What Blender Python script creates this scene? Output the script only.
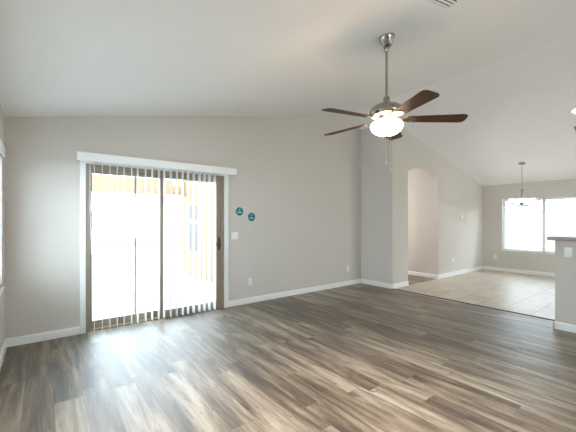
import bpy, bmesh, math, random
from mathutils import Vector, Matrix

for o in list(bpy.data.objects):
    bpy.data.objects.remove(o, do_unlink=True)
S = bpy.context.scene
COL = S.collection
R = math.radians

# ------------------------------------------------------------------ camera
YAW, FPX, HOR, EYE = 52.46, 320.25, 220.25, 1.35
cam_d = bpy.data.cameras.new('camera')
cam = bpy.data.objects.new('camera', cam_d)
COL.objects.link(cam)
cam.location = (0, 0, EYE)
cam.rotation_euler = (R(90), 0, R(YAW - 90))
cam_d.sensor_width = 36
cam_d.lens = FPX * 36 / 576
cam_d.shift_y = (HOR - 216) / 576
cam_d.clip_start = 0.05
S.camera = cam

# ------------------------------------------------------------------ world, sun, fill lights
W = bpy.data.worlds.new('sky')
S.world = W
W.use_nodes = True
wb = W.node_tree.nodes['Background']
wb.inputs[0].default_value = (0.72, 0.86, 1.0, 1)
wb.inputs[1].default_value = 8.0

def add_light(name, kind, loc, rot, energy, color, **kw):
    d = bpy.data.lights.new(name, kind)
    d.energy = energy
    d.color = color
    for k, v in kw.items():
        setattr(d, k, v)
    o = bpy.data.objects.new(name, d)
    o.location = loc
    o.rotation_euler = rot
    COL.objects.link(o)
    return o

# sun stands high beyond the back yard
add_light('sun', 'SUN', (0, 12, 12), (R(-24), 0, R(4)), 4.0, (1.0, 0.95, 0.86), angle=R(0.6))
# added warm fill lights outside the rear wall openings, behind the camera
add_light('fill_living_rear', 'AREA', (2.2, -2.75, 1.4), (R(62), 0, 0), 12, (1.0, 0.88, 0.74),
          shape='RECTANGLE', size=1.4, size_y=1.4)
add_light('fill_kitchen_rear', 'AREA', (7.6, -2.75, 1.5), (R(66), 0, 0), 40, (1.0, 0.88, 0.74),
          shape='RECTANGLE', size=1.6, size_y=1.2)

# added spot without a fixture, brightens the floor near the camera
add_light('near_floor_fill', 'SPOT', (1.15, 1.0, 2.70), (0, 0, 0), 360, (1.0, 0.97, 0.95), spot_size=R(100), spot_blend=1.0, shadow_soft_size=0.12)

S.view_settings.view_transform = 'Standard'
S.view_settings.look = 'None'
S.view_settings.gamma = 1
S.view_settings.use_curve_mapping = False
S.view_settings.exposure = 0.86
S.cycles.max_bounces = 10
S.cycles.diffuse_bounces = 6
S.cycles.transparent_max_bounces = 16
S.cycles.use_denoising = True
S.cycles.sample_clamp_indirect = 6

# ------------------------------------------------------------------ dimensions (metres)
YA = 4.523            # plane of the wall with the sliding door
XL = -0.31            # left wall
XB = 5.47             # short return wall, and edge of the tile
YC = 3.746            # wall with the arch
XD = 9.663            # dining wall
XR, ZR = 4.811, 3.471 # ridge
SL, SR = 0.1996, 0.2417
YS = -2.5             # rear wall
XP, YP = 5.077, 1.139 # half wall
T = 0.14

def ceil_z(x):
    return ZR - SL * (XR - x) if x <= XR else ZR - SR * (x - XR)

# ------------------------------------------------------------------ materials
def new_mat(name):
    m = bpy.data.materials.new(name)
    m.use_nodes = True
    nt = m.node_tree
    return m, nt, nt.nodes['Principled BSDF']

def simple(name, col, rough=0.5, metal=0.0, spec=0.5, noise=0.0, nscale=20, bump=0.0, bscale=200, emit=None, estr=0):
    m, nt, b = new_mat(name)
    b.inputs['Base Color'].default_value = (*col, 1)
    b.inputs['Roughness'].default_value = rough
    b.inputs['Metallic'].default_value = metal
    b.inputs['Specular IOR Level'].default_value = spec
    tc = nt.nodes.new('ShaderNodeTexCoord')
    if noise:
        n = nt.nodes.new('ShaderNodeTexNoise')
        n.inputs['Scale'].default_value = nscale
        n.inputs['Detail'].default_value = 4
        nt.links.new(tc.outputs['Object'], n.inputs['Vector'])
        mx = nt.nodes.new('ShaderNodeMix')
        mx.data_type = 'RGBA'
        mx.inputs[6].default_value = (*[c * (1 - noise) for c in col], 1)
        mx.inputs[7].default_value = (*[min(1, c * (1 + noise)) for c in col], 1)
        nt.links.new(n.outputs['Fac'], mx.inputs[0])
        nt.links.new(mx.outputs[2], b.inputs['Base Color'])
    if bump:
        n = nt.nodes.new('ShaderNodeTexNoise')
        n.inputs['Scale'].default_value = bscale
        n.inputs['Detail'].default_value = 3
        nt.links.new(tc.outputs['Object'], n.inputs['Vector'])
        bp = nt.nodes.new('ShaderNodeBump')
        bp.inputs['Strength'].default_value = bump
        bp.inputs['Distance'].default_value = 0.002
        nt.links.new(n.outputs['Fac'], bp.inputs['Height'])
        nt.links.new(bp.outputs['Normal'], b.inputs['Normal'])
    if emit:
        b.inputs['Emission Color'].default_value = (*emit, 1)
        b.inputs['Emission Strength'].default_value = estr
    return m

M = {}
M['wall'] = simple('greige_paint', (0.60, 0.56, 0.51), 0.75, spec=0.25, noise=0.015, nscale=3, bump=0.25, bscale=140)
M['ceiling'] = simple('ceiling_paint', (0.84, 0.83, 0.815), 0.85, spec=0.2, noise=0.01, nscale=3, bump=0.3, bscale=120)
M['trim'] = simple('white_trim_paint', (0.82, 0.82, 0.80), 0.4, noise=0.01)
M['plastic'] = simple('white_plastic', (0.80, 0.80, 0.78), 0.35, noise=0.01)
M['slot'] = simple('dark_slot', (0.05, 0.05, 0.05), 0.6, noise=0.05)
M['taupe'] = simple('taupe_aluminium', (0.33, 0.275, 0.215), 0.45, 0.2, noise=0.05)
M['bronze'] = simple('dark_bronze', (0.05, 0.035, 0.03), 0.4, 0.5, noise=0.1)
M['nickel'] = simple('brushed_nickel', (0.36, 0.33, 0.30), 0.25, 1.0, noise=0.06, nscale=60)
M['teal'] = simple('teal_vinyl', (0.002, 0.135, 0.14), 0.5, noise=0.03)
M['mint'] = simple('pale_teal_print', (0.30, 0.62, 0.60), 0.5, noise=0.02)
M['counter'] = simple('tan_laminate', (0.36, 0.30, 0.25), 0.3, noise=0.12, nscale=60)
M['vent'] = simple('grey_vent_metal', (0.25, 0.24, 0.22), 0.5, noise=0.05)
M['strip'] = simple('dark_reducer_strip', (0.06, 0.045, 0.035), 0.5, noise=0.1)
M['pane_grey'] = simple('grey_pane_cover', (0.11, 0.105, 0.10), 0.8, noise=0.15, nscale=5)
M['concrete'] = simple('patio_concrete', (0.17, 0.168, 0.165), 0.8, noise=0.08, nscale=6, bump=0.2)
M['gravel'] = simple('pale_yard_gravel', (0.22, 0.21, 0.195), 0.9, noise=0.12, nscale=40, bump=0.5, bscale=80)
M['stucco'] = simple('peach_stucco', (0.24, 0.155, 0.085), 0.85, noise=0.05, nscale=12, bump=0.5, bscale=90)
M['patio_white'] = simple('patio_soffit_paint', (0.85, 0.84, 0.81), 0.8, noise=0.02)
M['grey_vinyl'] = simple('window_vinyl', (0.62, 0.61, 0.58), 0.5, noise=0.02)  # even light grey for window frames and the thermostat display
M['bowl'] = simple('frosted_lit_glass', (0.9, 0.86, 0.78), 0.4, noise=0.01, emit=(1.0, 0.80, 0.55), estr=6.5)
M['steel'] = simple('dark_brushed_steel', (0.30, 0.28, 0.26), 0.32, 1.0, noise=0.06, nscale=60)
M['shade'] = simple('frosted_white_glass', (0.9, 0.9, 0.88), 0.35, noise=0.01, emit=(1.0, 0.95, 0.88), estr=2.0)
M['lamp'] = simple('lamp_lens', (0.95, 0.95, 0.93), 0.4, noise=0.01, emit=(1.0, 0.95, 0.86), estr=14)
M['chain'] = simple('pull_chain', (0.75, 0.72, 0.66), 0.35, 0.6, noise=0.05)

def blind_mat(name, col, tr):
    m, nt, b = new_mat(name)
    b.inputs['Base Color'].default_value = (*col, 1)
    b.inputs['Roughness'].default_value = 0.5
    t = nt.nodes.new('ShaderNodeBsdfTranslucent')
    t.inputs[0].default_value = (*col, 1)
    mx = nt.nodes.new('ShaderNodeMixShader')
    mx.inputs[0].default_value = tr
    nt.links.new(b.outputs[0], mx.inputs[1])
    nt.links.new(t.outputs[0], mx.inputs[2])
    nt.links.new(mx.outputs[0], nt.nodes['Material Output'].inputs[0])
    return m
M['vane'] = blind_mat('white_vinyl_vane', (0.84, 0.84, 0.83), 0.06)
M['slat'] = blind_mat('white_blind_slat', (0.82, 0.82, 0.80), 0.12)

def glass_mat():
    m = bpy.data.materials.new('clear_pane')
    m.use_nodes = True
    nt = m.node_tree
    for n in list(nt.nodes):
        if n.type != 'OUTPUT_MATERIAL':
            nt.nodes.remove(n)
    tr = nt.nodes.new('ShaderNodeBsdfTransparent')
    tr.inputs[0].default_value = (0.95, 0.97, 0.96, 1)
    gl = nt.nodes.new('ShaderNodeBsdfGlossy')
    gl.inputs['Roughness'].default_value = 0.01
    fr = nt.nodes.new('ShaderNodeFresnel')
    # thin pane: the rear faces use the inverse index, so light leaves as it entered
    ge = nt.nodes.new('ShaderNodeNewGeometry')
    ix = nt.nodes.new('ShaderNodeMath')
    ix.operation = 'MULTIPLY_ADD'
    ix.inputs[1].default_value = 1 / 1.5 - 1.5
    ix.inputs[2].default_value = 1.5
    nt.links.new(ge.outputs['Backfacing'], ix.inputs[0])
    nt.links.new(ix.outputs[0], fr.inputs[0])
    mx = nt.nodes.new('ShaderNodeMixShader')
    nt.links.new(fr.outputs[0], mx.inputs[0])
    nt.links.new(tr.outputs[0], mx.inputs[1])
    nt.links.new(gl.outputs[0], mx.inputs[2])
    nt.links.new(mx.outputs[0], nt.nodes['Material Output'].inputs[0])
    return m
M['glass'] = glass_mat()

class NG:
    """tiny helper for wiring math nodes"""
    def __init__(s, nt): s.nt = nt
    def n(s, t, **kw):
        x = s.nt.nodes.new(t)
        for k, v in kw.items(): setattr(x, k, v)
        return x
    def put(s, sock, v):
        if isinstance(v, (int, float)): sock.default_value = v
        elif isinstance(v, tuple): sock.default_value = v
        else: s.nt.links.new(v, sock)
    def m(s, op, a, b=0.0, c=0.0):
        x = s.n('ShaderNodeMath', operation=op)
        s.put(x.inputs[0], a); s.put(x.inputs[1], b); s.put(x.inputs[2], c)
        return x.outputs[0]
    def xyz(s, x, y, z=0.0):
        c = s.n('ShaderNodeCombineXYZ')
        s.put(c.inputs[0], x); s.put(c.inputs[1], y); s.put(c.inputs[2], z)
        return c.outputs[0]
    def noise(s, v, scale, detail=4, rough=0.55, dist=0.0):
        x = s.n('ShaderNodeTexNoise')
        s.put(x.inputs['Vector'], v)
        x.inputs['Scale'].default_value = scale
        x.inputs['Detail'].default_value = detail
        x.inputs['Roughness'].default_value = rough
        x.inputs['Distortion'].default_value = dist
        return x.outputs['Fac']
    def ramp(s, f, stops):
        x = s.n('ShaderNodeValToRGB')
        s.put(x.inputs[0], f)
        e = x.color_ramp.elements
        while len(e) < len(stops): e.new(0.5)
        for q, (p, c) in zip(e, stops):
            q.position = p
            q.color = (*c, 1) if isinstance(c, tuple) else (c, c, c, 1)
        return x.outputs[0]
    def mix(s, f, a, b, mode='MIX'):
        x = s.n('ShaderNodeMix', data_type='RGBA', blend_type=mode)
        s.put(x.inputs[0], f)
        s.put(x.inputs[6], (*a, 1) if isinstance(a, tuple) else a)
        s.put(x.inputs[7], (*b, 1) if isinstance(b, tuple) else b)
        return x.outputs[2]

def plank_mat():
    m, nt, b = new_mat('oak_vinyl_plank')
    g = NG(nt)
    geo = g.n('ShaderNodeNewGeometry')
    sp = g.n('ShaderNodeSeparateXYZ')
    nt.links.new(geo.outputs['Position'], sp.inputs[0])
    x, y = sp.outputs[0], sp.outputs[1]
    PW, PL = 0.18, 1.22
    u = g.m('DIVIDE', g.m('ADD', x, 10.01), PW)
    i = g.m('FLOOR', u)
    fu = g.m('FRACT', u)
    wn = g.n('ShaderNodeTexWhiteNoise', noise_dimensions='1D')
    nt.links.new(i, wn.inputs['W'])
    v = g.m('ADD', g.m('DIVIDE', g.m('ADD', y, 20.0), PL), g.m('MULTIPLY', wn.outputs['Value'], 3.7))
    j = g.m('FLOOR', v)
    fv = g.m('FRACT', v)
    w2 = g.n('ShaderNodeTexWhiteNoise', noise_dimensions='2D')
    nt.links.new(g.xyz(i, j), w2.inputs['Vector'])
    rid = w2.outputs['Value']
    sh = g.m('MULTIPLY', rid, 37.0)
    # broad cathedral figure, fine grain, knots, all drawn out along the board
    broad = g.noise(g.xyz(g.m('ADD', g.m('MULTIPLY', x, 10.0), sh), g.m('ADD', g.m('MULTIPLY', y, 1.0), sh), sh), 1.0, 8, 0.64, 0.9)
    patch = g.noise(g.xyz(g.m('ADD', g.m('MULTIPLY', x, 5.0), sh), g.m('ADD', g.m('MULTIPLY', y, 0.7), sh), 7.0), 1.0, 3, 0.5, 0.6)
    grain = g.noise(g.xyz(g.m('ADD', g.m('MULTIPLY', x, 75.0), sh), g.m('MULTIPLY', y, 4.0), sh), 1.0, 5, 0.65, 0.3)
    knot = g.noise(g.xyz(g.m('ADD', g.m('MULTIPLY', x, 14.0), sh), g.m('ADD', g.m('MULTIPLY', y, 6.5), sh), 3.0), 1.0, 2, 0.5, 1.0)
    f = g.m('ADD', g.m('MULTIPLY', broad, 0.86), g.m('ADD', g.m('MULTIPLY', grain, 0.30), g.m('MULTIPLY', g.m('SUBTRACT', rid, 0.5), 0.17)))
    f = g.m('ADD', f, g.m('MULTIPLY', patch, 0.42))
    f = g.m('SUBTRACT', f, 0.31)
    col = g.ramp(f, [(0.31, (0.034, 0.018, 0.009)), (0.40, (0.080, 0.050, 0.027)), (0.47, (0.140, 0.099, 0.062)),
                     (0.55, (0.215, 0.164, 0.112)), (0.70, (0.37, 0.305, 0.23))])
    kf = g.ramp(knot, [(0.25, 1.0), (0.34, 0.0)])
    col = g.mix(g.m('MULTIPLY', kf, 0.75), col, (0.055, 0.034, 0.022))
    eu = g.m('MINIMUM', fu, g.m('SUBTRACT', 1.0, fu))
    ev = g.m('MINIMUM', fv, g.m('SUBTRACT', 1.0, fv))
    seam = g.m('MAXIMUM', g.m('LESS_THAN', eu, 0.010), g.m('LESS_THAN', ev, 0.0013))
    col = g.mix(g.m('MULTIPLY', seam, 0.5), col, (0.10, 0.075, 0.06))
    nt.links.new(col, b.inputs['Base Color'])
    rg = g.m('ADD', 0.46, g.m('MULTIPLY', grain, 0.16))
    nt.links.new(rg, b.inputs['Roughness'])
    b.inputs['Specular IOR Level'].default_value = 1.0
    b.inputs['Coat Weight'].default_value = 0.55
    b.inputs['Coat Roughness'].default_value = 0.40
    bp = g.n('ShaderNodeBump')
    bp.inputs['Strength'].default_value = 0.25
    bp.inputs['Distance'].default_value = 0.001
    nt.links.new(g.m('SUBTRACT', grain, g.m('MULTIPLY', seam, 1.0)), bp.inputs['Height'])
    nt.links.new(bp.outputs[0], b.inputs['Normal'])
    return m
M['plank'] = plank_mat()

def tile_mat():
    m, nt, b = new_mat('beige_ceramic_tile')
    g = NG(nt)
    geo = g.n('ShaderNodeNewGeometry')
    sp = g.n('ShaderNodeSeparateXYZ')
    nt.links.new(geo.outputs['Position'], sp.inputs[0])
    P = 0.355
    u = g.m('DIVIDE', g.m('ADD', sp.outputs[0], 10 * P - XB), P)
    v = g.m('DIVIDE', g.m('ADD', sp.outputs[1], 20 * P - 1.516), P)
    fu, fv = g.m('FRACT', u), g.m('FRACT', v)
    w = g.n('ShaderNodeTexWhiteNoise', noise_dimensions='2D')
    nt.links.new(g.xyz(g.m('FLOOR', u), g.m('FLOOR', v)), w.inputs['Vector'])
    cl = g.noise(geo.outputs['Position'], 7.0, 5, 0.6, 0.6)
    f = g.m('ADD', g.m('MULTIPLY', cl, 0.8), g.m('MULTIPLY', w.outputs['Value'], 0.25))
    col = g.ramp(f, [(0.25, (0.46, 0.395, 0.32)), (0.75, (0.60, 0.53, 0.445))])
    eu = g.m('MINIMUM', fu, g.m('SUBTRACT', 1.0, fu))
    ev = g.m('MINIMUM', fv, g.m('SUBTRACT', 1.0, fv))
    gr = g.m('LESS_THAN', g.m('MINIMUM', eu, ev), 0.011)
    col = g.mix(gr, col, (0.33, 0.29, 0.25))
    nt.links.new(col, b.inputs['Base Color'])
    nt.links.new(g.m('ADD', 0.36, g.m('MULTIPLY', gr, 0.4)), b.inputs['Roughness'])
    b.inputs['Specular IOR Level'].default_value = 0.2
    bp = g.n('ShaderNodeBump')
    bp.inputs['Strength'].default_value = 0.4
    bp.inputs['Distance'].default_value = 0.002
    nt.links.new(g.m('SUBTRACT', 1.0, gr), bp.inputs['Height'])
    nt.links.new(bp.outputs[0], b.inputs['Normal'])
    return m
M['tile'] = tile_mat()

def blade_mat():
    m, nt, b = new_mat('walnut_fan_blade')
    g = NG(nt)
    tc = g.n('ShaderNodeTexCoord')
    mp = g.n('ShaderNodeMapping')
    mp.inputs['Scale'].default_value = (3, 40, 3)
    nt.links.new(tc.outputs['Object'], mp.inputs[0])
    n = g.noise(mp.outputs[0], 1.0, 5, 0.6, 0.4)
    col = g.ramp(n, [(0.3, (0.040, 0.016, 0.006)), (0.7, (0.105, 0.046, 0.019))])
    nt.links.new(col, b.inputs['Base Color'])
    b.inputs['Roughness'].default_value = 0.5
    b.inputs['Specular IOR Level'].default_value = 0.25
    return m
M['blade'] = blade_mat()

def block_mat():
    m, nt, b = new_mat('pale_block_masonry')
    g = NG(nt)
    tc = g.n('ShaderNodeTexCoord')
    mp = g.n('ShaderNodeMapping')
    mp.inputs['Rotation'].default_value = (R(90), 0, 0)
    nt.links.new(tc.outputs['Object'], mp.inputs[0])
    br = g.n('ShaderNodeTexBrick')
    nt.links.new(mp.outputs[0], br.inputs[0])
    br.inputs['Color1'].default_value = (0.34, 0.325, 0.30, 1)
    br.inputs['Color2'].default_value = (0.31, 0.295, 0.27, 1)
    br.inputs['Mortar'].default_value = (0.26, 0.245, 0.225, 1)
    br.inputs['Scale'].default_value = 1.0
    br.inputs['Brick Width'].default_value = 0.4
    br.inputs['Row Height'].default_value = 0.2
    br.inputs['Mortar Size'].default_value = 0.01
    nt.links.new(br.outputs[0], b.inputs['Base Color'])
    b.inputs['Roughness'].default_value = 0.9
    return m
M['block'] = block_mat()

# ------------------------------------------------------------------ mesh helpers
def box(bm, x0, x1, y0, y1, z0, z1, bev=0.0, seg=2):
    r = bmesh.ops.create_cube(bm, size=1, matrix=Matrix.Translation(((x0 + x1) / 2, (y0 + y1) / 2, (z0 + z1) / 2)) @
                              Matrix.Diagonal((abs(x1 - x0), abs(y1 - y0), abs(z1 - z0), 1)))
    if bev:
        es = {e for v in r['verts'] for e in v.link_edges}
        bmesh.ops.bevel(bm, geom=list(es), offset=bev, segments=seg, affect='EDGES', profile=0.5)

def prism(bm, pts, vec):
    """extrude the 3D polygon pts along vec"""
    vec = Vector(vec)
    a = [bm.verts.new(p) for p in pts]
    c = [bm.verts.new(Vector(p) + vec) for p in pts]
    n = len(pts)
    fs = [bm.faces.new(a), bm.faces.new(list(reversed(c)))]
    for k in range(n):
        fs.append(bm.faces.new((a[k], c[k], c[(k + 1) % n], a[(k + 1) % n])))
    return fs

def lathe(bm, prof, n=32, cap=True, mat=Matrix.Identity(4)):
    """profile of (radius, z) revolved about z"""
    rings = []
    for r, z in prof:
        if r < 1e-6:
            rings.append([bm.verts.new(mat @ Vector((0, 0, z)))])
        else:
            rings.append([bm.verts.new(mat @ Vector((r * math.cos(2 * math.pi * k / n), r * math.sin(2 * math.pi * k / n), z))) for k in range(n)])
    for A, B in zip(rings, rings[1:]):
        for k in range(n):
            k2 = (k + 1) % n
            if len(A) == 1 and len(B) == 1: continue
            if len(A) == 1: bm.faces.new((A[0], B[k2], B[k]))
            elif len(B) == 1: bm.faces.new((A[k], A[k2], B[0]))
            else: bm.faces.new((A[k], A[k2], B[k2], B[k]))
    if cap:
        for q in (rings[0], rings[-1]):
            if len(q) > 2: bm.faces.new(q)

def tube(bm, pts, rad, n=10):
    pts = [Vector(p) for p in pts]
    rads = rad if isinstance(rad, (list, tuple)) else [rad] * len(pts)
    rings = []
    up = Vector((0, 0, 1))
    for k, p in enumerate(pts):
        t = (pts[min(k + 1, len(pts) - 1)] - pts[max(k - 1, 0)]).normalized()
        s = t.cross(up)
        if s.length < 1e-4: s = t.cross(Vector((0, 1, 0)))
        s.normalize()
        q = s.cross(t).normalized()
        rings.append([bm.verts.new(p + rads[k] * (s * math.cos(2 * math.pi * a / n) + q * math.sin(2 * math.pi * a / n))) for a in range(n)])
    for A, B in zip(rings, rings[1:]):
        for k in range(n):
            bm.faces.new((A[k], A[(k + 1) % n], B[(k + 1) % n], B[k]))
    bm.faces.new(rings[0]); bm.faces.new(rings[-1])

def obj(name, bm, mat, parent=None, smooth=False, loc=None, rot=None):
    bmesh.ops.recalc_face_normals(bm, faces=bm.faces[:])
    me = bpy.data.meshes.new(name)
    bm.to_mesh(me)
    bm.free()
    if smooth:
        me.polygons.foreach_set('use_smooth', [True] * len(me.polygons))
        me.set_sharp_from_angle(angle=R(40))
    me.materials.append(M[mat])
    o = bpy.data.objects.new(name, me)
    COL.objects.link(o)
    if parent: o.parent = parent
    if loc: o.location = loc
    if rot: o.rotation_euler = rot
    return o

def thing(name, label, cat, loc=(0, 0, 0), rot=(0, 0, 0), group=None):
    o = bpy.data.objects.new(name, None)
    o.empty_display_size = 0.1
    COL.objects.link(o)
    o.location = loc
    o.rotation_euler = rot
    return tag(o, label, cat, group)

def tag(o, label, cat, group=None):
    o['label'] = label
    o['category'] = cat
    if group: o['group'] = group
    return o

def struct(o, label=None, cat=None):
    o['kind'] = 'structure'
    if label: o['label'] = label
    if cat: o['category'] = cat
    return o

def sempty(name, label, cat, loc=(0, 0, 0)):
    o = bpy.data.objects.new(name, None)
    COL.objects.link(o)
    o.location = loc
    return struct(o, label, cat)

def B(*boxes, bev=0.0):
    bm = bmesh.new()
    for b in boxes: box(bm, *b, bev=bev)
    return bm

# ------------------------------------------------------------------ room shell
DX0, DX1, DZ = 0.414, 2.232, 2.03        # sliding door opening
bm = bmesh.new()
box(bm, XL - T, XB, YS - T, YA + T, -0.12, 0)
box(bm, 5.60, XD + 0.1, YC + 0.0, 6.7, -0.12, 0)
struct(obj('floor', bm, 'plank'), 'grey brown wood plank floor of the living room', 'floor')
bm = B((XB, XD + T, YS - T, YC, -0.12, 0.001))
struct(obj('floor_tile', bm, 'tile'), 'beige ceramic tile floor of the dining area', 'floor')
bm = bmesh.new()
prism(bm, [(XB - 0.022, YS, 0.0), (XB + 0.022, YS, 0.0), (XB + 0.010, YS, 0.009), (XB - 0.010, YS, 0.009)], (0, YC - YS + 0.0, 0))
struct(obj('trim_1', bm, 'strip'), 'dark strip where plank floor meets tile', 'trim')

bm = bmesh.new()
H = 0.12
prism(bm, [(XL - T, YS - T, ceil_z(XL - T)), (XR, YS - T, ZR), (XD + T, YS - T, ceil_z(XD + T)),
           (XD + T, YS - T, ceil_z(XD + T) + H), (XR, YS - T, ZR + H), (XL - T, YS - T, ceil_z(XL - T) + H)], (0, YA + T - YS + T, 0))
struct(obj('ceiling', bm, 'ceiling'), 'vaulted off white ceiling rising to a ridge', 'ceiling')

def wallx(bm, x0, x1, y, t, z0=0.0, z1=None):
    """wall piece in a y = const plane, thickness t in +y, top follows the ceiling"""
    xs = [x0] + ([XR] if x0 < XR < x1 else []) + [x1]
    if z1 is None:
        top = [(x, y, ceil_z(x) + 0.01) for x in xs]
    else:
        top = [(x, y, z1) for x in (x0, x1)]
    pts = [(x0, y, z0), (x1, y, z0)] + top[::-1]
    prism(bm, pts, (0, t, 0))

bm = bmesh.new()
wallx(bm, XL - T, DX0, YA, T)
wallx(bm, DX0, DX1, YA, T, z0=DZ)
wallx(bm, DX1, XB + T, YA, T)
struct(obj('wall_back', bm, 'wall'), 'greige wall with the sliding door, gabled top', 'wall')

LW = (1.7, 4.19, 0.70, 2.03)             # left wall window: y0 y1 z0 z1
zt = ceil_z(XL) + 0.01
bm = B((XL - T, XL, YS - T, LW[0], 0, zt), (XL - T, XL, LW[1], YA, 0, zt),
       (XL - T, XL, LW[0], LW[1], 0, LW[2]), (XL - T, XL, LW[0], LW[1], LW[3], zt))
struct(obj('wall_left', bm, 'wall'), 'greige left wall with the blind covered window', 'wall')

bm = bmesh.new()
prism(bm, [(XB, YC, 0), (XB + T, YC, 0), (XB + T, YC, ceil_z(XB + T) + .01), (XB, YC, ceil_z(XB) + .01)], (0, YA - YC, 0))
struct(obj('wall_return', bm, 'wall'), 'short return wall right of the sliding door wall', 'wall')

# wall with the arched opening
AX0, AX1, AS, AT = 6.013, 7.235, 2.36, 2.51
bm = bmesh.new()
ft = T + 0.03
wallx(bm, XB + T, AX0, YC, ft)
wallx(bm, AX1, XD + T, YC, ft)
c = AX1 - AX0
rise = AT - AS
rad = (c * c / 4 + rise * rise) / (2 * rise)
xm, zc = (AX0 + AX1) / 2, AT - rad
N = 24
half = math.asin(c / 2 / rad)
arc = [(xm + rad * math.sin(a), zc + rad * math.cos(a)) for a in [-half + 2 * half * k / N for k in range(N + 1)]]
for (xa, za), (xb, zb) in zip(arc, arc[1:]):
    prism(bm, [(xa, YC, za), (xb, YC, zb), (xb, YC, ceil_z(xb) + .01), (xa, YC, ceil_z(xa) + .01)], (0, ft, 0))
bmesh.ops.remove_doubles(bm, verts=bm.verts[:], dist=1e-5)
struct(obj('wall_arch', bm, 'wall'), 'greige wall with an arched hall opening', 'wall')

# hall behind the arch
bm = B((AX1, AX1 + T, YC + ft, 6.7, 0, 2.75), (AX0 - 0.28, AX0 - 0.14, YC + ft, 6.7, 0, 2.75),
       (AX0 - 0.14, AX1, 6.56, 6.7, 0, 2.75))
struct(obj('wall_hall', bm, 'wall'), 'hall walls behind the arch', 'wall')
struct(obj('ceiling_hall', B((AX0 - 0.28, AX1 + T, YC + ft, 6.7, 2.75, 2.85)), 'ceiling'), 'hall ceiling', 'ceiling')

# dining wall with window
DW = (1.522, 3.272, 0.562, 1.905)
zt = ceil_z(XD) + .01
bm = B((XD, XD + T, YS - T, DW[0], 0, zt), (XD, XD + T, DW[1], YC, 0, zt),
       (XD, XD + T, DW[0], DW[1], 0, DW[2]), (XD, XD + T, DW[0], DW[1], DW[3], zt))
struct(obj('wall_dining', bm, 'wall'), 'far greige dining wall with the wide window', 'wall')

# rear wall (behind the camera) with two openings added for light
RW = [(1.5, 2.9, 0.7, 2.1), (6.8, 8.4, 0.9, 2.1)]
bm = bmesh.new()
xs = [XL - T, RW[0][0], RW[0][1], RW[1][0], RW[1][1], XD + T]
for k in range(5):
    if k in (1, 3):
        w = RW[k // 2]
        wallx(bm, w[0], w[1], YS - T, T, 0, w[2])
        wallx(bm, w[0], w[1], YS - T, T, w[3])
    else:
        wallx(bm, xs[k], xs[k + 1], YS - T, T)
struct(obj('wall_rear', bm, 'wall'), 'rear wall behind the viewer', 'wall')

# half wall beside the kitchen and its bar top
PT = 0.14
struct(obj('wall_half', B((XP, XP + PT, -1.2, YP, 0, 1.10)), 'wall'), 'greige half wall at the right edge', 'wall')
ct = obj('bar_countertop', B((XP - 0.085, XP + 0.36, -1.25, YP + 0.06, 1.101, 1.143), bev=0.006), 'counter', smooth=True)
tag(ct, 'tan bar countertop capping the half wall at the right edge', 'countertop')

# baseboards
BH, BT = 0.092, 0.014
def bboard(name, segs, label):
    """segs: (x0,y0,x1,y1,nx,ny) - wall line and the side the board stands on"""
    bm = bmesh.new()
    for x0, y0, x1, y1, nx, ny in segs:
        prof = [(0, 0), (BT, 0), (BT, BH - 0.018), (BT * 0.55, BH - 0.006), (BT * 0.3, BH), (0, BH)]
        prism(bm, [(x0 + nx * d, y0 + ny * d, z + 0.0005) for d, z in prof], (x1 - x0, y1 - y0, 0))
    struct(obj(name, bm, 'trim'), label, 'baseboard')
bboard('baseboard_back', [(XL, YA, DX0 - 0.058, YA, 0, -1), (DX1 + 0.072, YA, XB, YA, 0, -1)], 'white baseboard along the sliding door wall')
bboard('baseboard_left', [(XL, YS, XL, YA, 1, 0)], 'white baseboard along the left wall')
bboard('baseboard_return', [(XB, YC - BT, XB, YA, -1, 0)], 'white baseboard along the short return wall')
bboard('baseboard_arch', [(XB - BT, YC, AX0, YC, 0, -1), (AX1, YC, XD, YC, 0, -1), (AX1, YC - BT, AX1, YC + ft, -1, 0)], 'white baseboard along the arch wall')
bboard('baseboard_hall', [(AX1, YC + ft, AX1, 6.56, -1, 0), (AX0 - 0.14, 6.56, AX1, 6.56, 0, -1)], 'white baseboard inside the hall')
bboard('baseboard_dining', [(XD, 0, XD, YC, -1, 0)], 'white baseboard under the dining window')
bboard('baseboard_half', [(XP, -1.2, XP, YP + BT, -1, 0), (XP - BT, YP, XP + PT, YP, 0, 1)], 'white baseboard at the foot of the half wall')

# ------------------------------------------------------------------ sliding door
door = sempty('door_1', 'sliding glass door with taupe metal frame', 'door', (0, 0, 0))
y0 = YA + 0.012
fw = 0.045
obj('casing', B((DX0 - 0.056, DX0 + 0.002, YA - 0.016, YA - 0.0005, 0, DZ + 0.06),
                (DX1 - 0.002, DX1 + 0.070, YA - 0.016, YA - 0.0005, 0, DZ + 0.06),
                (DX0, DX1, YA - 0.016, YA - 0.0005, DZ, DZ + 0.06), bev=0.003), 'trim', door)
obj('frame', B((DX0, DX0 + fw, y0, y0 + 0.12, 0, DZ), (DX1 - fw, DX1, y0, y0 + 0.12, 0, DZ),
               (DX0 + fw, DX1 - fw, y0, y0 + 0.12, DZ - 0.04, DZ), (DX0 + fw, DX1 - fw, y0, y0 + 0.12, 0.0, 0.022),
               (DX0 + fw, DX1 - fw, y0 + 0.052, y0 + 0.058, 0.022, 0.04)), 'taupe', door)
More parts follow.
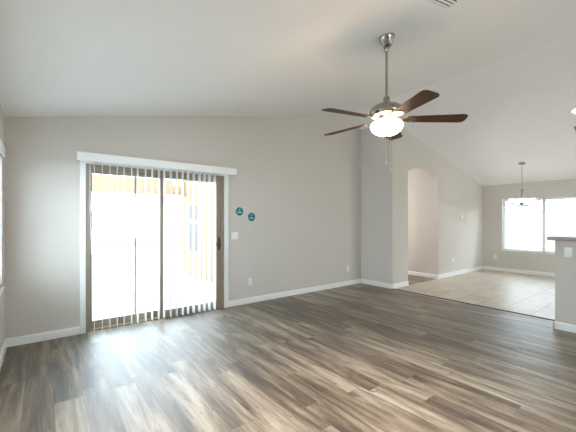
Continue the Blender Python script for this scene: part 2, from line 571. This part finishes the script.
def sash(x0, x1, y, st, sR=None):
    sR = sR or st
    z0, z1 = 0.024, DZ - 0.042
    p = obj('door_panel', B((x0, x0 + st, y, y + 0.035, z0, z1), (x1 - sR, x1, y, y + 0.035, z0, z1),
                            (x0 + st, x1 - sR, y, y + 0.035, z0, z0 + 0.085), (x0 + st, x1 - sR, y, y + 0.035, z1 - 0.06, z1)), 'taupe', door)
    obj('pane', B((x0 + st, x1 - sR, y + 0.015, y + 0.021, z0 + 0.085, z1 - 0.06)), 'glass', p)
    return p
fixed = sash(DX0 + fw, 1.335, y0 + 0.062, 0.03, 0.05)
slide = sash(1.285, DX1 - fw - 0.004, y0 + 0.010, 0.045, 0.07)
bm = bmesh.new()
hx = DX1 - fw - 0.032
hz = -0.11
tube(bm, [(hx, y0 + 0.010, hz + 1.03), (hx, y0 - 0.025, hz + 1.045), (hx, y0 - 0.03, hz + 1.10), (hx, y0 - 0.025, hz + 1.155), (hx, y0 + 0.010, hz + 1.17)], 0.008, 8)
box(bm, hx - 0.014, hx + 0.014, y0 + 0.004, y0 + 0.011, hz + 1.00, hz + 1.20, bev=0.003)
obj('handle', bm, 'bronze', slide, True)
obj('latch', B((hx - 0.045, hx - 0.025, y0 + 0.0, y0 + 0.0105, hz + 1.06, hz + 1.13), bev=0.003), 'bronze', slide)
# screen door outside
obj('screen_frame', B((0.985, 1.005, y0 + 0.122, y0 + 0.135, 0.03, DZ - 0.02)), 'taupe', door)

# vertical blind
vb = thing('vertical_blind', 'white vertical blind with open vanes in front of sliding door', 'blind', (0, 0, 0))
bm = bmesh.new()
vy = YA - 0.105
prism(bm, [(0.322, vy, 2.046), (0.322, vy + 0.012, 2.046), (0.322, vy + 0.012, 2.136), (0.322, vy + 0.006, 2.148), (0.322, vy, 2.148)], (2.393 - 0.322, 0, 0))
box(bm, 0.322, 0.334, vy + 0.012, YA - 0.0165, 2.046, 2.148)
box(bm, 2.381, 2.393, vy + 0.012, YA - 0.0165, 2.046, 2.148)
box(bm, 0.334, 2.381, vy + 0.012, YA - 0.0165, 2.138, 2.148)
obj('valance', bm, 'trim', vb)
obj('head_rail', B((0.36, 2.35, YA - 0.085, YA - 0.045, 2.06, 2.10)), 'plastic', vb)
vxs = [0.495 + (2.041 - 0.495) * k / 19 for k in range(20)]
VX = [0.495, 0.579, 0.662, 0.742, 0.819, 0.908, 0.979, 1.075, 1.157, 1.24, 1.311, 1.398, 1.48, 1.561, 1.638, 1.719, 1.804, 1.88, 1.957, 2.041]
random.seed(4)
def vane_mesh():
    bm = bmesh.new()
    hw, n = 0.0445, 6
    a, b = [], []
    for k in range(n + 1):
        t = -1 + 2 * k / n
        a.append((0.005 * (1 - t * t), hw * t))
        b.append((0.005 * (1 - t * t) + 0.0016, hw * t))
    pl = a + b[::-1]
    prism(bm, [(x, y, 0.022) for x, y in pl], (0, 0, 2.055 - 0.022))
    return bm
v0 = None
for k, x in enumerate(VX):
    if v0 is None:
        v0 = obj('vane', vane_mesh(), 'vane', vb, True)
        v = v0
    else:
        v = v0.copy()
        COL.objects.link(v)
        v.parent = vb
    v.location = (x, YA - 0.066, 0)
    v.rotation_euler = (0, 0, R(-4 + 6 * k / 19 + random.uniform(-2.5, 2.5)))
bm = bmesh.new()
tube(bm, [(0.455, YA - 0.06, 2.06), (0.456, YA - 0.062, 1.6), (0.468, YA - 0.064, 0.95)], 0.004, 8)
obj('wand', bm, 'plastic', vb, True)

# ------------------------------------------------------------------ dining window and blinds
def window(n, label, axis, plane, a0, a1, z0, z1, depth, mull=None):
    """axis 'x': window lies in x=plane, spans a in y. depth = signed outward direction"""
    w = sempty('window_%d' % n, label, 'window')
    s = 1 if depth > 0 else -1
    p0, p1 = plane + s * 0.085, plane + s * 0.125
    def bx(u0, u1, w0, w1, q0=p0, q1=p1):
        q0, q1 = min(q0, q1), max(q0, q1)
        return (q0, q1, u0, u1, w0, w1) if axis == 'x' else (u0, u1, q0, q1, w0, w1)
    t = 0.045
    bs = [bx(a0, a0 + t, z0, z1), bx(a1 - t, a1, z0, z1), bx(a0 + t, a1 - t, z0, z0 + t), bx(a0 + t, a1 - t, z1 - t, z1)]
    if mull: bs.append(bx(mull - 0.03, mull + 0.03, z0 + t, z1 - t))
    obj('window_frame', B(*bs), 'grey_vinyl', w)
    spans = [(a0 + t, a1 - t)] if not mull else [(a0 + t, mull - 0.03), (mull + 0.03, a1 - t)]
    for u0, u1 in spans:
        q = plane + s * 0.105
        obj('pane', B(bx(u0, u1, z0 + t, z1 - t, q - 0.003, q + 0.003)), 'glass', w)
    return w, bx
w1, bx = window(1, 'wide dining window behind white blinds', 'x', XD, DW[0], DW[1], DW[2], DW[3], 1, 2.397)
obj('window_sill', B((XD - 0.022, XD + 0.085, DW[0] - 0.015, DW[1] + 0.015, DW[2] - 0.022, DW[2]), bev=0.004), 'trim', w1)

def slat_blind(name, label, group, a0, a1, z0, z1, plane, s, tilt=-36, pitch=0.044, headh=0.06):
    """horizontal blind in an x = plane, hanging z1..z0; s = outward sign"""
    t = thing(name, label, 'blind', (plane, (a0 + a1) / 2, z1), group=group)
    w = (a1 - a0) / 2
    obj('head_rail', B((-0.03, 0.03, -w, w, -headh, -0.001), bev=0.003), 'trim', t)
    bm = bmesh.new()
    z = -headh - 0.02
    n = 0
    while z > -(z1 - z0) + 0.05:
        mt = Matrix.Translation((0, 0, z)) @ Matrix.Rotation(R(tilt * s), 4, 'Y')
        vs = []
        for dx, dz in ((-0.024, -0.001), (0, -0.0035), (0.024, -0.001), (0.024, 0.001), (0, 0.0), (-0.024, 0.001)):
            vs.append(mt @ Vector((dx, -w + 0.004, dz)))
        prism(bm, vs, (0, 2 * w - 0.008, 0))
        z -= pitch
        n += 1
    obj('slats', bm, 'slat', t)
    obj('bottom_rail', B((-0.025, 0.025, -w + 0.002, w - 0.002, -(z1 - z0) + 0.004, -(z1 - z0) + 0.026), bev=0.003), 'trim', t)
    for q in (-0.7 * w, 0.7 * w):
        bm = bmesh.new()
        for dx in (-0.026, 0.026):
            tube(bm, [(dx, q, -headh), (dx, q, -(z1 - z0) + 0.02)], 0.0015, 6)
        obj('ladder_cord', bm, 'plastic', t)
    return t
slat_blind('window_blind', 'white slat blind behind the chandelier, left half of dining window', 'blinds of the dining window',
           2.412, DW[1] - 0.008, DW[2] + 0.003, DW[3] - 0.002, XD + 0.045, 1)
slat_blind('window_blind', 'white slat blind above the countertop, right half of dining window', 'blinds of the dining window',
           DW[0] + 0.008, 2.380, DW[2] + 0.003, DW[3] - 0.002, XD + 0.045, 1)

# left wall window
w2, bx = window(2, 'bright window at the left edge', 'x', XL, LW[0], LW[1], LW[2], LW[3], -1, None)
obj('window_sill', B((XL - 0.085, XL + 0.02, LW[0] - 0.015, LW[1] + 0.015, LW[2] - 0.022, LW[2]), bev=0.004), 'trim', w2)
lb = slat_blind('window_blind', 'white slat blind with valance on the left wall', None,
                LW[0] + 0.008, LW[1] - 0.008, LW[2] + 0.003, LW[3] - 0.002, XL - 0.04, -1, tilt=-12)
bmv = B((0.045, 0.065, -(LW[1] - LW[0]) / 2 - 0.02, (LW[1] - LW[0]) / 2 + 0.02, -0.055, 0.03), bev=0.004)
obj('valance', bmv, 'trim', lb)

# added rear windows, unseen behind the viewer, to let light in
for n, r in ((3, RW[0]), (4, RW[1])):
    window(n, 'added unseen window in the rear wall, lets light in behind the viewer', 'y', YS, r[0], r[1], r[2], r[3], -1, (r[0] + r[1]) / 2)

# ------------------------------------------------------------------ outside, beyond the sliding door
struct(obj('patio_slab', B((-6, 2.95, YA + T, 8.15, -0.12, -0.01)), 'concrete'), 'pale concrete patio outside the sliding door', 'patio')
struct(obj('side_yard_ground', B((XD + T, 40, -30, 8.15, -0.14, -0.02)), 'gravel'), 'pale side yard ground outside the dining window', 'ground')
struct(obj('yard_ground', B((-30, 40, 8.15, 45, -0.14, -0.02)), 'gravel'), 'pale sunlit back yard ground', 'ground')
bm = B((-6.2, 2.95, YA + T, 5.55, 2.34, 2.44))  # unseen eave, depth set to admit sky light and block the sun
struct(obj('patio_eave', bm, 'patio_white'), 'unseen white eave over the sliding door, kept short to admit sky light', 'roof')
struct(obj('patio_beam', B((-6.2, 2.95, 8.0, 8.2, 1.985, 2.34)), 'stucco'), 'peach stucco beam across the patio front', 'beam')
# side wing of the house, peach stucco with a window facing the patio
EW = (7.2, 8.08, 0.60, 1.74)
X2 = 2.95
struct(obj('wall_patio', B((X2, X2 + 0.2, YA + T, EW[0], -0.12, 2.6), (X2, X2 + 0.2, EW[1], 8.4, -0.12, 2.6),
                           (X2, X2 + 0.2, EW[0], EW[1], -0.12, EW[2]), (X2, X2 + 0.2, EW[0], EW[1], EW[3], 2.6)), 'stucco'),
       'peach stucco side wall of the patio', 'wall')
w5, bx = window(5, 'white sash window in the peach patio wall', 'x', X2 - 0.06, EW[0], EW[1], EW[2], EW[3], 1, None)
obj('sash_rail', B((X2 - 0.004, X2 + 0.012, EW[0] + 0.02, EW[1] - 0.02, 1.28, 1.34)), 'trim', w5)
obj('pane_trim', B((X2 - 0.004, X2 + 0.012, EW[0], EW[0] + 0.04, EW[2], EW[3]), (X2 - 0.004, X2 + 0.012, EW[1] - 0.04, EW[1], EW[2], EW[3]),
                     (X2 - 0.004, X2 + 0.012, (EW[0] + EW[1]) / 2 - 0.03, (EW[0] + EW[1]) / 2 + 0.03, EW[2], EW[3])), 'trim', w5)
obj('pane_cover', B((X2 + 0.002, X2 + 0.008, EW[0] + 0.04, EW[1] - 0.04, EW[2] + 0.01, EW[3] - 0.01)), 'pane_grey', w5)  # added grey sheet, keeps the panes grey by hiding their reflection
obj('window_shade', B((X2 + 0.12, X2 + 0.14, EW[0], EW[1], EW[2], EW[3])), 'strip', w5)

gw = thing('garden_wall', 'pale block wall along the far side of the sunlit yard', 'garden wall', (0, 19.0, -0.02))
bmw = B((-25, 35, 0, 0.2, 0, 1.75))
obj('masonry', bmw, 'block', gw)
obj('coping', B((-25, 35, -0.02, 0.22, 1.75, 1.80)), 'concrete', gw)
obj('footing', B((-25, 35, -0.15, -0.001, 0, 0.16)), 'concrete', gw)

gw2 = thing('garden_wall', 'pale block wall seen through the dining window blinds', 'garden wall', (13.6, 0, -0.02), (0, 0, R(-90)))
obj('masonry', B((-8.2, 9.0, 0, 0.2, 0, 1.70)), 'block', gw2)
obj('coping', B((-8.2, 9.0, -0.02, 0.22, 1.70, 1.75)), 'concrete', gw2)

# ------------------------------------------------------------------ ceiling fan
FX, FY = 2.449, 1.738
FZC = ceil_z(FX)
fan = thing('ceiling_fan', 'brushed nickel ceiling fan with five dark blades and lit bowl', 'ceiling fan', (FX, FY, FZC))
slope = math.atan(SL)
mt = Matrix.Rotation(-slope, 4, 'Y')
bm = bmesh.new()
lathe(bm, [(0.070, -0.002), (0.072, -0.008), (0.070, -0.018), (0.060, -0.036), (0.042, -0.078), (0.032, -0.092), (0.022, -0.095)], 32, True, mt)
obj('canopy', bm, 'nickel', fan, True)
bm = bmesh.new()
zr = lambda z: z - FZC
lathe(bm, [(0.0, zr(2.905)), (0.020, zr(2.90)), (0.024, zr(2.885)), (0.016, zr(2.868)), (0.0115, zr(2.86)), (0.0115, zr(2.43)), (0.0, zr(2.43))], 20, False)
tube(bm, [(0, 0, zr(2.90)), (0.012, 0, zr(2.965))], 0.011, 10)
obj('downrod', bm, 'nickel', fan, True)
bm = bmesh.new()
lathe(bm, [(0.0, zr(2.455)), (0.022, zr(2.455)), (0.028, zr(2.44)), (0.030, zr(2.400)), (0.060, zr(2.388)), (0.108, zr(2.374)), (0.138, zr(2.352)),
           (0.150, zr(2.322)), (0.150, zr(2.302)), (0.138, zr(2.285)), (0.11, zr(2.275)), (0.085, zr(2.270)), (0.085, zr(2.255)), (0.0, zr(2.255))], 40, False)
mot = obj('motor_housing', bm, 'nickel', fan, True)
bm = bmesh.new()
lathe(bm, [(0.0, zr(2.256)), (0.07, zr(2.256)), (0.075, zr(2.245)), (0.06, zr(2.225)), (0.0, zr(2.225))], 32, False)
obj('light_kit', bm, 'nickel', fan, True)
# glass bowl, open at the top
bm = bmesh.new()
pr = [(0.130, 2.218), (0.138, 2.210), (0.142, 2.196), (0.139, 2.178), (0.125, 2.152), (0.100, 2.131), (0.062, 2.115), (0.018, 2.109)]
lathe(bm, [(r, zr(z)) for r, z in pr] + [(0, zr(2.102))] , 40, False)
inner = [(r - 0.004, zr(z + 0.004)) for r, z in pr][::-1]
lathe(bm, [(0, zr(2.107))] + inner, 40, False)
bowl = obj('glass_bowl', bm, 'bowl', fan, True)
bm = bmesh.new()
lathe(bm, [(0.0, zr(2.104)), (0.020, zr(2.102)), (0.019, zr(2.092)), (0.010, zr(2.085)), (0.008, zr(2.078)), (0.0, zr(2.074))], 20, False)
obj('finial', bm, 'nickel', fan, True)
# five bulbs stand in the bowl around the stem and shine over its open rim
for k in range(5):
    a = R(-45.3 + 36 + 72 * k)
    add_light('fan_bulb', 'POINT', (0.112 * math.cos(a), 0.112 * math.sin(a), zr(2.228)), (0, 0, 0), 1.5, (1.0, 0.66, 0.36), shadow_soft_size=0.012).parent = fan

def blade_bm():
    bm = bmesh.new()
    out = []
    L0, L1 = 0.185, 0.672
    def hw(t):
        return 0.050 + 0.020 * t
    n = 10
    top, bot = [], []
    for k in range(n + 1):
        t = k / n
        x = L0 + (L1 - 0.05 - L0) * t
        top.append((x, hw(t)))
        bot.append((x, -hw(t)))
    w = hw(1)
    tip = [(L1 - 0.05 + 0.05 * math.sin(a), w * math.cos(a) ** 0.5 if math.cos(a) > 0 else 0) for a in [math.pi / 2 * q / 8 for q in range(1, 9)]]
    tipb = [(x, -y) for x, y in tip[::-1]][1:]
    root = [(L0 - 0.012, -0.036), (L0 - 0.012, 0.036)]
    pl = top + tip + tipb + bot[::-1] + root
    prism(bm, [(x, y, 0) for x, y in pl], (0, 0, 0.006))
    return bm
def iron_bm():
    bm = bmesh.new()
    pl = [(0.08, -0.018), (0.13, -0.014), (0.17, -0.030), (0.215, -0.040), (0.25, -0.026), (0.262, 0), (0.25, 0.026), (0.215, 0.040), (0.17, 0.030), (0.13, 0.014), (0.08, 0.018)]
    prism(bm, [(x, y, -0.0055) for x, y in pl], (0, 0, 0.005))
    for q in (-0.02, 0.02):
        lathe(bm, [(0.0, -0.009), (0.006, -0.008), (0.007, -0.005), (0, -0.005)], 10, False, Matrix.Translation((0.215, q, 0)))
    return bm
b0 = i0 = None
BZ = 2.250
for k in range(5):
    ang = R(-45.3 + 72 * k)
    if b0 is None:
        b0 = obj('blade', blade_bm(), 'blade', fan)
        i0 = obj('blade_iron', iron_bm(), 'nickel', b0, True)
        bl = b0
    else:
        bl = b0.copy(); COL.objects.link(bl); bl.parent = fan
        ir = i0.copy(); COL.objects.link(ir); ir.parent = bl
    bl.matrix_local = Matrix.Translation((0, 0, zr(BZ))) @ Matrix.Rotation(ang, 4, 'Z') @ Matrix.Rotation(R(1.5), 4, 'Y') @ Matrix.Rotation(R(-11), 4, 'X')
# pull chains with small bobs
for q, (cx, cy, zb) in enumerate(((0.050, -0.045, 1.84), (0.058, -0.028, 1.78))):
    bm = bmesh.new()
    tube(bm, [(0.09 if q else 0.08, cy, zr(2.262)), (0.16, cy, zr(2.24)), (0.165, cy, zr(2.20)), (0.165, cy, zr(zb))], 0.0022, 6)
    lathe(bm, [(0.0, 0.012), (0.004, 0.010), (0.006, 0.0), (0.004, -0.016), (0, -0.02)], 10, False, Matrix.Translation((0.165, cy, zr(zb))))
    pc = obj('pull_chain', bm, 'chain', fan, True)
    pc.rotation_euler = (0, 0, R(180 + 52.5 + (4 if q else -3)))

# ------------------------------------------------------------------ chandelier
CX, CY = 8.376, 2.45
CZ = ceil_z(CX)
ch = thing('chandelier', 'small chandelier with five white glass shades before the dining window', 'chandelier', (CX, CY, CZ))
zc_ = lambda z: z - CZ
bm = bmesh.new()
lathe(bm, [(0.0, -0.002), (0.066, -0.004), (0.066, -0.012), (0.05, -0.026), (0.012, -0.032), (0.0, -0.034)], 28, False, Matrix.Rotation(math.atan(SR), 4, 'Y'))
obj('canopy', bm, 'steel', ch, True)
bm = bmesh.new()
tube(bm, [(0, 0, -0.03), (0, 0, zc_(2.02))], 0.0055, 8)
obj('stem', bm, 'steel', ch, True)
bm = bmesh.new()
lathe(bm, [(0, zc_(2.04)), (0.012, zc_(2.035)), (0.030, zc_(2.02)), (0.032, zc_(2.005)), (0.020, zc_(1.985)), (0.020, zc_(1.83)), (0.028, zc_(1.80)), (0.036, zc_(1.74)),
           (0.048, zc_(1.70)), (0.042, zc_(1.675)), (0.014, zc_(1.66)), (0.010, zc_(1.64)), (0, zc_(1.635))], 24, False)
obj('column', bm, 'steel', ch, True)
a0 = s0 = None
for k in range(5):
    if a0 is None:
        bm = bmesh.new()
        tube(bm, [(0.03, 0, zc_(1.69)), (0.08, 0, zc_(1.665)), (0.14, 0, zc_(1.668)), (0.182, 0, zc_(1.69)), (0.19, 0, zc_(1.715))], 0.0085, 8)
        lathe(bm, [(0, 0), (0.024, 0.002), (0.032, 0.018), (0.030, 0.024), (0, 0.024)], 16, False, Matrix.Translation((0.19, 0, zc_(1.712))))
        a0 = obj('arm', bm, 'steel', ch, True)
        bm = bmesh.new()
        pr = [(0.022, 1.736), (0.042, 1.744), (0.055, 1.765), (0.060, 1.79), (0.056, 1.822)]
        lathe(bm, [(0, zc_(1.736))] + [(r, zc_(z)) for r, z in pr] + [(r - 0.003, zc_(z + 0.001)) for r, z in pr[::-1]] + [(0, zc_(1.740))], 24, False, Matrix.Translation((0.19, 0, 0)))
        s0 = obj('glass_shade', bm, 'shade', a0, True)
        a = a0
    else:
        a = a0.copy(); COL.objects.link(a); a.parent = ch
        s = s0.copy(); COL.objects.link(s); s.parent = a
    a.rotation_euler = (0, 0, R(196 + 72 * k))

add_light('hall_fill', 'POINT', (6.3, 5.9, 1.5), (0, 0, 0), 40, (0.95, 0.96, 1.0), shadow_soft_size=0.12)  # added point light without a fixture, brightens the hall

# ------------------------------------------------------------------ ceiling fittings
def on_slope(name, label, cat, x, y, right, group=None):
    ang = math.atan(SR) if right else -math.atan(SL)
    return thing(name, label, cat, (x, y, ceil_z(x)), (0, ang, 0), group)

rl = on_slope('recessed_light', 'lit round recessed light in the ceiling at the right edge', 'ceiling light', 6.56, 1.19, True)
bm = bmesh.new()
lathe(bm, [(0.068, -0.001), (0.098, -0.001), (0.098, -0.006), (0.085, -0.010), (0.068, -0.008)], 32, False)
obj('trim_ring', bm, 'trim', rl, True)
bm = bmesh.new()
lathe(bm, [(0, -0.005), (0.069, -0.005), (0.069, -0.001), (0, -0.001)], 32, False)
obj('lens', bm, 'lamp', rl, True)

def vent(label, x0, x1, y0, y1, right, mat, group=None, along='x', bars=10):
    cx, cy = (x0 + x1) / 2, (y0 + y1) / 2
    v = on_slope('ceiling_vent', label, 'vent', cx, cy, right, group)
    hx, hy = (x1 - x0) / 2, (y1 - y0) / 2
    f = 0.032
    obj('vent_frame', B((-hx, hx, -hy, -hy + f, -0.012, -0.001), (-hx, hx, hy - f, hy, -0.012, -0.001),
                        (-hx, -hx + f, -hy + f, hy - f, -0.012, -0.001), (hx - f, hx, -hy + f, hy - f, -0.012, -0.001), bev=0.003), mat, v)
    obj('backing', B((-hx + f, hx - f, -hy + f, hy - f, -0.003, -0.001)), 'slot', v)
    bm = bmesh.new()
    for k in range(bars):
        if along == 'x':
            y = -hy + f + (2 * hy - 2 * f) * (k + 0.5) / bars
            prism(bm, [(-hx + f, y - 0.006, -0.004), (-hx + f, y + 0.005, -0.012), (-hx + f, y + 0.0065, -0.011), (-hx + f, y - 0.0045, -0.003)], (2 * hx - 2 * f, 0, 0))
        else:
            x = -hx + f + (2 * hx - 2 * f) * (k + 0.5) / bars
            prism(bm, [(x - 0.006, -hy + f, -0.004), (x + 0.005, -hy + f, -0.012), (x + 0.0065, -hy + f, -0.011), (x - 0.0045, -hy + f, -0.003)], (0, 2 * hy - 2 * f, 0))
    obj('louvres', bm, mat, v)
    return v
vent('white square air vent on the ceiling at the top edge', 2.20, 2.525, 0.93, 1.258, False, 'trim', None, 'x', 9)
vent('dark grey ceiling vent at the right edge beyond the recessed light', 7.075, 7.38, 0.75, 1.345, True, 'vent', None, 'y', 8)

# ------------------------------------------------------------------ plates, thermostat, stickers
def plate(kind, label, cat, loc, face, w=0.072, h=0.116, gangs=1, group=None):
    """face: direction the plate looks, '-y', '-x'"""
    rz = {'-y': 0, '-x': R(-90)}[face]
    t = thing(kind, label, cat, loc, (0, 0, rz), group)
    obj('cover_plate', B((-w / 2, w / 2, -0.006, -0.0008, -h / 2, h / 2), bev=0.003), 'plastic', t, True)
    if 'switch' in kind:
        for g_ in range(gangs):
            x = (g_ - (gangs - 1) / 2) * 0.046
            bm = bmesh.new()
            prism(bm, [(x - 0.016, -0.0065, -0.033), (x - 0.016, -0.010, 0.0), (x - 0.016, -0.0085, 0.033), (x - 0.016, -0.0055, 0.033), (x - 0.016, -0.0055, -0.033)], (0.032, 0, 0))
            obj('rocker', bm, 'trim', t)
    else:
        for z in (-0.022, 0.022):
            s = obj('socket', B((-0.016, 0.016, -0.0085, -0.0055, z - 0.014, z + 0.014), bev=0.002), 'trim', t)
            obj('slots', B((-0.008, -0.005, -0.0090, -0.0080, z - 0.003, z + 0.006), (0.005, 0.008, -0.0090, -0.0080, z - 0.003, z + 0.006)), 'slot', s)
    return t
plate('light_switch', 'white double light switch plate beside the sliding door under teal stickers', 'light switch', (2.412, YA, 1.106), '-y', 0.116, 0.116, 2)
plate('wall_outlet', 'white wall outlet low between sliding door and room corner, nearest the door', 'outlet', (2.693, YA, 0.345), '-y', group='wall outlets')
plate('wall_outlet', 'white wall outlet beside the room corner left of the return wall', 'outlet', (5.034, YA, 0.338), '-y', group='wall outlets')
plate('wall_outlet', 'white wall outlet on the arch wall right of the arch', 'outlet', (7.95, YC, 0.38), '-y', group='wall outlets')
plate('wall_outlet', 'white wall outlet on the dining wall below the window', 'outlet', (XD, 3.433, 0.365), '-x', group='wall outlets')
plate('light_switch', 'white single light switch plate on the half wall below the countertop', 'light switch', (XP, 1.012, 0.960), '-x', 0.074, 0.118, 1)

th = thing('thermostat', 'small white thermostat high on the arch wall', 'thermostat', (8.381, YC, 1.445))
obj('case', B((-0.055, 0.055, -0.026, -0.0008, -0.065, 0.065), bev=0.006), 'plastic', th, True)
obj('display', B((-0.032, 0.032, -0.0275, -0.0255, 0.005, 0.042), bev=0.001), 'grey_vinyl', th)

def sticker(label, x, z, kind):
    r = 0.0735
    t = thing('wall_sticker', label, 'sticker', (x, YA, z), group='round teal stickers')
    face = Matrix.Rotation(R(90), 4, 'X')
    bm = bmesh.new()
    lathe(bm, [(0, 0.0006), (r, 0.0006), (r, 0.0016), (0, 0.0018)], 40, False, face)
    d = obj('disc', bm, 'teal', t, True)
    bm = bmesh.new()
    lathe(bm, [(r - 0.007, 0.0017), (r, 0.0017), (r, 0.0024), (r - 0.007, 0.0024), (r - 0.007, 0.0017)], 40, False, face)
    obj('rim', bm, 'mint', t, True)
    bm = bmesh.new()
    if kind == 0:
        lathe(bm, [(0, 0.0018), (0.013, 0.0018), (0.013, 0.0024), (0, 0.0025)], 16, False, Matrix.Translation((0, 0, 0.026)) @ face)
    else:
        box(bm, -0.020, 0.020, -0.0024, -0.0018, 0.022, 0.028)
        obj('print', bm, 'mint', t)
        bm = bmesh.new()
        box(bm, -0.014, 0.014, -0.0024, -0.0018, 0.034, 0.039)
    obj('print', bm, 'mint', t)
    bm = bmesh.new()
    # the illegible line of print: a shallow curved band of small strokes
    for q in range(8):
        a = -0.7 + 1.4 * q / 7
        x_ = 0.052 * math.sin(a)
        z_ = -0.028 + 0.030 * math.cos(a) - 0.012
        box(bm, x_ - 0.0045, x_ + 0.0045, -0.0024, -0.0018, z_ - 0.011, z_ + 0.008)
    obj('print', bm, 'mint', t)
sticker('round teal sticker with a pale dot, upper left of the pair', 2.500, 1.490, 0)
sticker('round teal sticker with two pale bars, lower right of the pair', 2.722, 1.403, 1)
